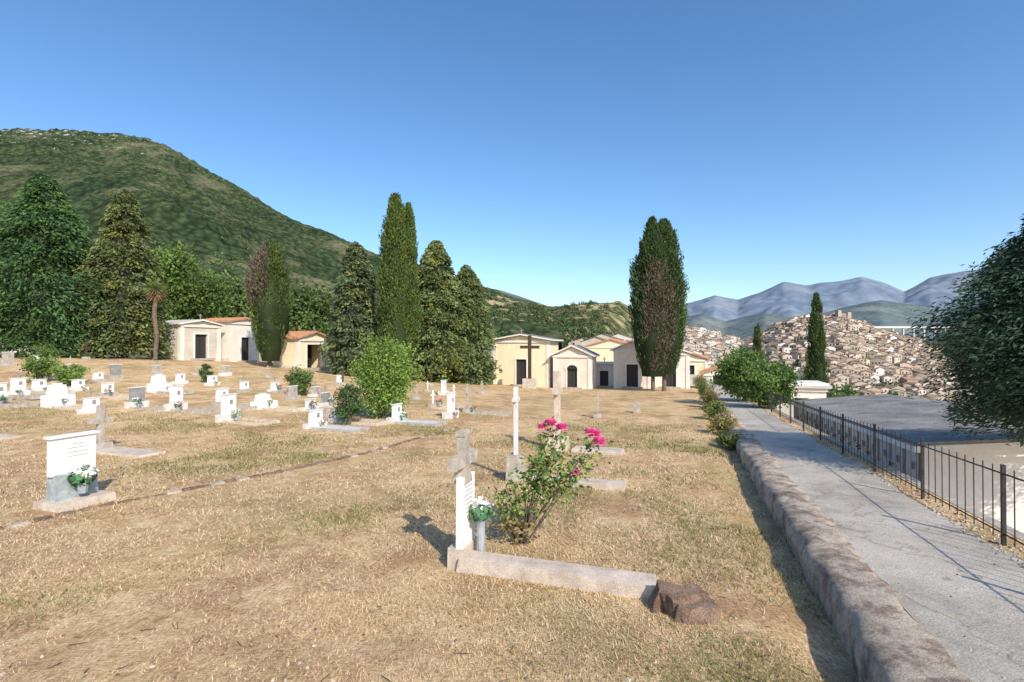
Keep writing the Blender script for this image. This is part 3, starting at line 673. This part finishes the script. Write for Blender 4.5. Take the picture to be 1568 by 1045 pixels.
mT=hillmat('town_hillside',(.08,.105,.045),(.12,.13,.065),(.18,.16,.095),(.3,.25,.18),(.35,.32,.28),2,(1e6,1e6+1),(.5,.6),.06,3)
hzT=hill('town_hill',[(940,525),(1000,514),(1040,506),(1075,508),(1110,520),(1140,530),(1165,516),(1190,503),(1215,494),(1250,490),(1285,489),(1305,494),(1350,512),(1400,526),(1450,540),(1500,556),(1568,570),(1750,590)],330,660,-72,.85,mT,(900,1800,3),110,6,60,1.5,8,seed=61)
mV=hillmat('valley_hills_haze_tint',(.095,.135,.15),(.12,.16,.165),(.15,.185,.18),(.2,.22,.205),(.24,.25,.25),.35,(1e6,1e6+1),(.52,.64),.12,4,.4,.4)  # greens shifted to blue-grey: air haze painted into the hill colours
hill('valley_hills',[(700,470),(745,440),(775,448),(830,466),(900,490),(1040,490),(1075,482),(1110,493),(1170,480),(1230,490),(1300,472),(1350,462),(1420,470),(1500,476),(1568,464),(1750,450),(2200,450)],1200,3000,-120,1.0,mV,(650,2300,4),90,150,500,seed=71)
mF=hillmat('far_mountains_haze_blue',(.14,.19,.265),(.165,.215,.285),(.185,.235,.295),(.235,.265,.305),(.25,.28,.32),.12,(1e6,1e6+1),(.50,.62),.05,30,.3,.4)  # distance haze painted as a bluish base colour, no haze volume
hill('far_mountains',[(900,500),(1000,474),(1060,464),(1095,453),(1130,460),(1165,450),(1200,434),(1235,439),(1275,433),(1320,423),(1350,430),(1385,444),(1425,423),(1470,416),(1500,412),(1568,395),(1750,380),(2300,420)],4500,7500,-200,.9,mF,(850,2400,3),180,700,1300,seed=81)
def mass(name,pos,rad,nl,leaf,cols,seed):
    g=np.random.default_rng(seed);n=len(pos);bi=np.repeat(np.arange(n),nl);N=n*nl
    d=unit(g.normal(size=(N,3)));d[:,2]=np.abs(d[:,2])*1.1-.25;P=pos[bi]+d*(rad[bi]*g.uniform(.6,1.1,N))[:,None]
    C=cols[bi]*g.uniform(.7,1.3,(N,1))
    V,Fq,Cc=leaves(P,g.normal(size=(N,3)),leaf*rad[bi]*g.uniform(.6,1.3,N),.7,C);meshnp(name,V,Fq,[M['leaf']],Cc)
g=np.random.default_rng(77);n=3400
Y=95+420*g.random(n)**1.2;u=g.uniform(-120,790,n);x=Xu(u,Y);z=np.where(Y>140,np.maximum(hzA(x,Y),H(x,Y)),H(x,Y));k=(fbm(x/45,Y/45,3,9)+g.random(n)*.15)>.5
x,Y,z=x[k],Y[k],z[k];n=len(x);rad=g.uniform(1.8,4.2,n)
mass('hillside_trees',np.stack([x,Y,z+rad*.6],1),rad,50,.22,np.array([.06,.09,.03])*g.uniform(.6,1.6,(n,1))*(np.array([1,1,1])+g.uniform(-.15,.3,(n,1))*np.array([1,.2,0])),1)
n=900;Y=200+420*g.random(n);u=g.uniform(720,930,n);x=Xu(u,Y);z=hzB(x,Y);rad=g.uniform(2,4.5,n)
mass('scrub_trees',np.stack([x,Y,z+rad*.5],1),rad,40,.24,np.array([.055,.08,.03])*g.uniform(.6,1.5,(n,1)),2)
n=900;Y=340+300*g.random(n);u=g.uniform(1000,1700,n);x=Xu(u,Y);z=hzT(x,Y);rad=g.uniform(1.6,3.6,n)
mass('town_trees',np.stack([x,Y,z+rad*.9],1),rad,34,.26,np.array([.055,.08,.035])*g.uniform(.6,1.4,(n,1)),3)
n=260;Y=70+90*g.random(n);u=g.uniform(1090,1750,n);x=Xu(u,Y);z=H(x,Y);rad=g.uniform(1.2,3,n)
mass('valley_trees',np.stack([x,Y,z+rad*.3],1),rad,90,.16,np.array([.06,.095,.035])*g.uniform(.6,1.4,(n,1)),4)
# town
for i,(a,b) in enumerate((((.50,.43,.34),(.62,.55,.45)),((.38,.31,.24),(.48,.40,.32)),((.62,.57,.51),(.74,.70,.65)),((.46,.35,.27),(.56,.45,.36)),((.30,.25,.20),(.40,.34,.28)))): M['h%d'%i]=pmat('house_wall_%d'%i,a,b,.3,.9,.1)
M['r0']=pmat('old_tiles',(.27,.17,.12),(.36,.25,.18),.5,.9,.1);M['r1']=pmat('brown_tiles',(.20,.15,.11),(.30,.23,.18),.5,.9,.1)
m=MB()
def house(x,y,z,w,d,h,rz,wm,rm):
    cs,sn=math.cos(rz),math.sin(rz);T=lambda a,b,c:(x+a*cs-b*sn,y+a*sn+b*cs,z+c)
    m.box((x,y,z+h/2-4),(w,d,h+8),wm,rz);r=w*.16;o=.4;hw,hd=w/2,d/2
    m.poly([T(-hw,-hd,h),T(hw,-hd,h),T(0,-hd,h+r)],wm)
    for s in (-1,1): m.poly([T(s*(hw+o),-hd-o,h-.1),T(0,-hd-o,h+r+.1),T(0,hd+o,h+r+.1),T(s*(hw+o),hd+o,h-.1)],rm)
    nx=max(1,int(w/2.8));nz=max(1,int(h/3))
    for i in range(nx):
        for j in range(nz):
            if random.random()<.15: continue
            a=-hw+(i+.5)*w/nx;c_=1.2+j*3;m.poly([T(a-.6,-hd-.05,c_),T(a+.6,-hd-.05,c_),T(a+.6,-hd-.05,c_+1.6),T(a-.6,-hd-.05,c_+1.6)],'dark')
    ny=max(1,int(d/3.2))
    for s in (-1,1):
        for i in range(ny):
            for j in range(nz):
                if random.random()<.3: continue
                a=-hd+(i+.5)*d/ny;c_=1.2+j*3;m.poly([T(s*(hw+.05),a-.5,c_),T(s*(hw+.05),a+.5,c_),T(s*(hw+.05),a+.5,c_+1.5),T(s*(hw+.05),a-.5,c_+1.5)],'dark')
g=np.random.default_rng(5);cnt=0
for i in range(3300):
    Y=float(g.uniform(390,668));u=float(g.uniform(960,1700))
    x=Xu(u,Y);f=(Y-330)/330
    if u<1145 and f<.35: continue
    if g.random()>.32+.9*f: continue
    if 1125<u<1148 and g.random()<.5: continue
    if float(fbm(x/30,Y/30,2,44))>.56: continue
    z=float(hzT(x,Y));w=float(g.uniform(5.5,12));h=float(g.uniform(4.5,8.5)) 
    wt=g.choice([0,1,2,3,4],p=[.3,.22,.14,.2,.14]) if u>1150 else g.choice([0,2,3],p=[.3,.5,.2])
    house(x,Y,z-1,w,float(g.uniform(6,11)),h,float(g.normal(-.3,.5)),'h%d'%wt,'r0' if g.random()<.6 else 'r1')
Y=655;x=Xu(1288,Y);z=float(hzT(x,Y))
m.box((x,Y,z+2),(17,10,13),'h4',.2);m.box((x-6,Y-4,z+4),(5,5,17),'h1',.2);m.box((x+7,Y-3,z+3),(5,5,14),'h1',.2)
m.build('hillside_town')
m=MB()
for u,Y,w,h in ((775,300,12,6),(925,170,12,6),(915,160,9,5),(950,190,12,7),(895,200,11,6)):
    x=Xu(u,Y);z=max(float(hzB(x,Y)),float(H(x,Y)));
    if u>850: z=max(z,CAMZ-(548-HOR)/F*Y)
    house(x,Y,z,w,9,h,-.3,random.choice(['h0','h2']),'r0')
m.build('scattered_farmhouses')
m=MB();Y=1800
for i in range(30):
    u=1335+i*16;x=Xu(u,Y);z=CAMZ-(503-HOR)/F*Y
    m.box((x,Y,z-20),(5,6,40),'rlight')
m.box((Xu(1335+15*16,Y),Y,CAMZ-(501.5-HOR)/F*Y),(30*16/F*Y,12,5),'wwall');m.build('viaduct')
# ================================================================= LIGHT / CAMERA
EL=math.radians(37);ld=Vector((-.48,.875,0)).normalized()*math.cos(EL);ld.z=-math.sin(EL)
s=bpy.data.lights.new('sun','SUN');s.energy=5.0;s.angle=math.radians(.5);s.color=(1,.92,.79)
o=link(bpy.data.objects.new('sun',s));o.rotation_euler=ld.to_track_quat('-Z','Y').to_euler();o.location=(20,-30,40)
w=bpy.data.worlds.new('World');scene.world=w;w.use_nodes=True;nt=w.node_tree;bg=nt.nodes['Background']
sk=nt.nodes.new('ShaderNodeTexSky');sk.sky_type='NISHITA';sk.sun_disc=False;sk.sun_elevation=EL;sk.sun_rotation=math.radians(151)
sk.altitude=600;sk.air_density=1.0;sk.dust_density=1.6;sk.ozone_density=2.2
hs=nt.nodes.new('ShaderNodeHueSaturation');hs.inputs['Saturation'].default_value=1.2;hs.inputs['Value'].default_value=1.4
nt.links.new(sk.outputs[0],hs.inputs['Color']);nt.links.new(hs.outputs[0],bg.inputs[0]);bg.inputs[1].default_value=.15
cam=bpy.data.cameras.new('camera');cam.lens=18;cam.sensor_width=36;cam.clip_end=30000;cam.clip_start=.05
o=link(bpy.data.objects.new('camera',cam));o.location=(0,0,CAMZ);o.rotation_euler=(math.radians(90.55),0,0);scene.camera=o
scene.view_settings.view_transform='Standard';scene.view_settings.look='None';scene.view_settings.exposure=0
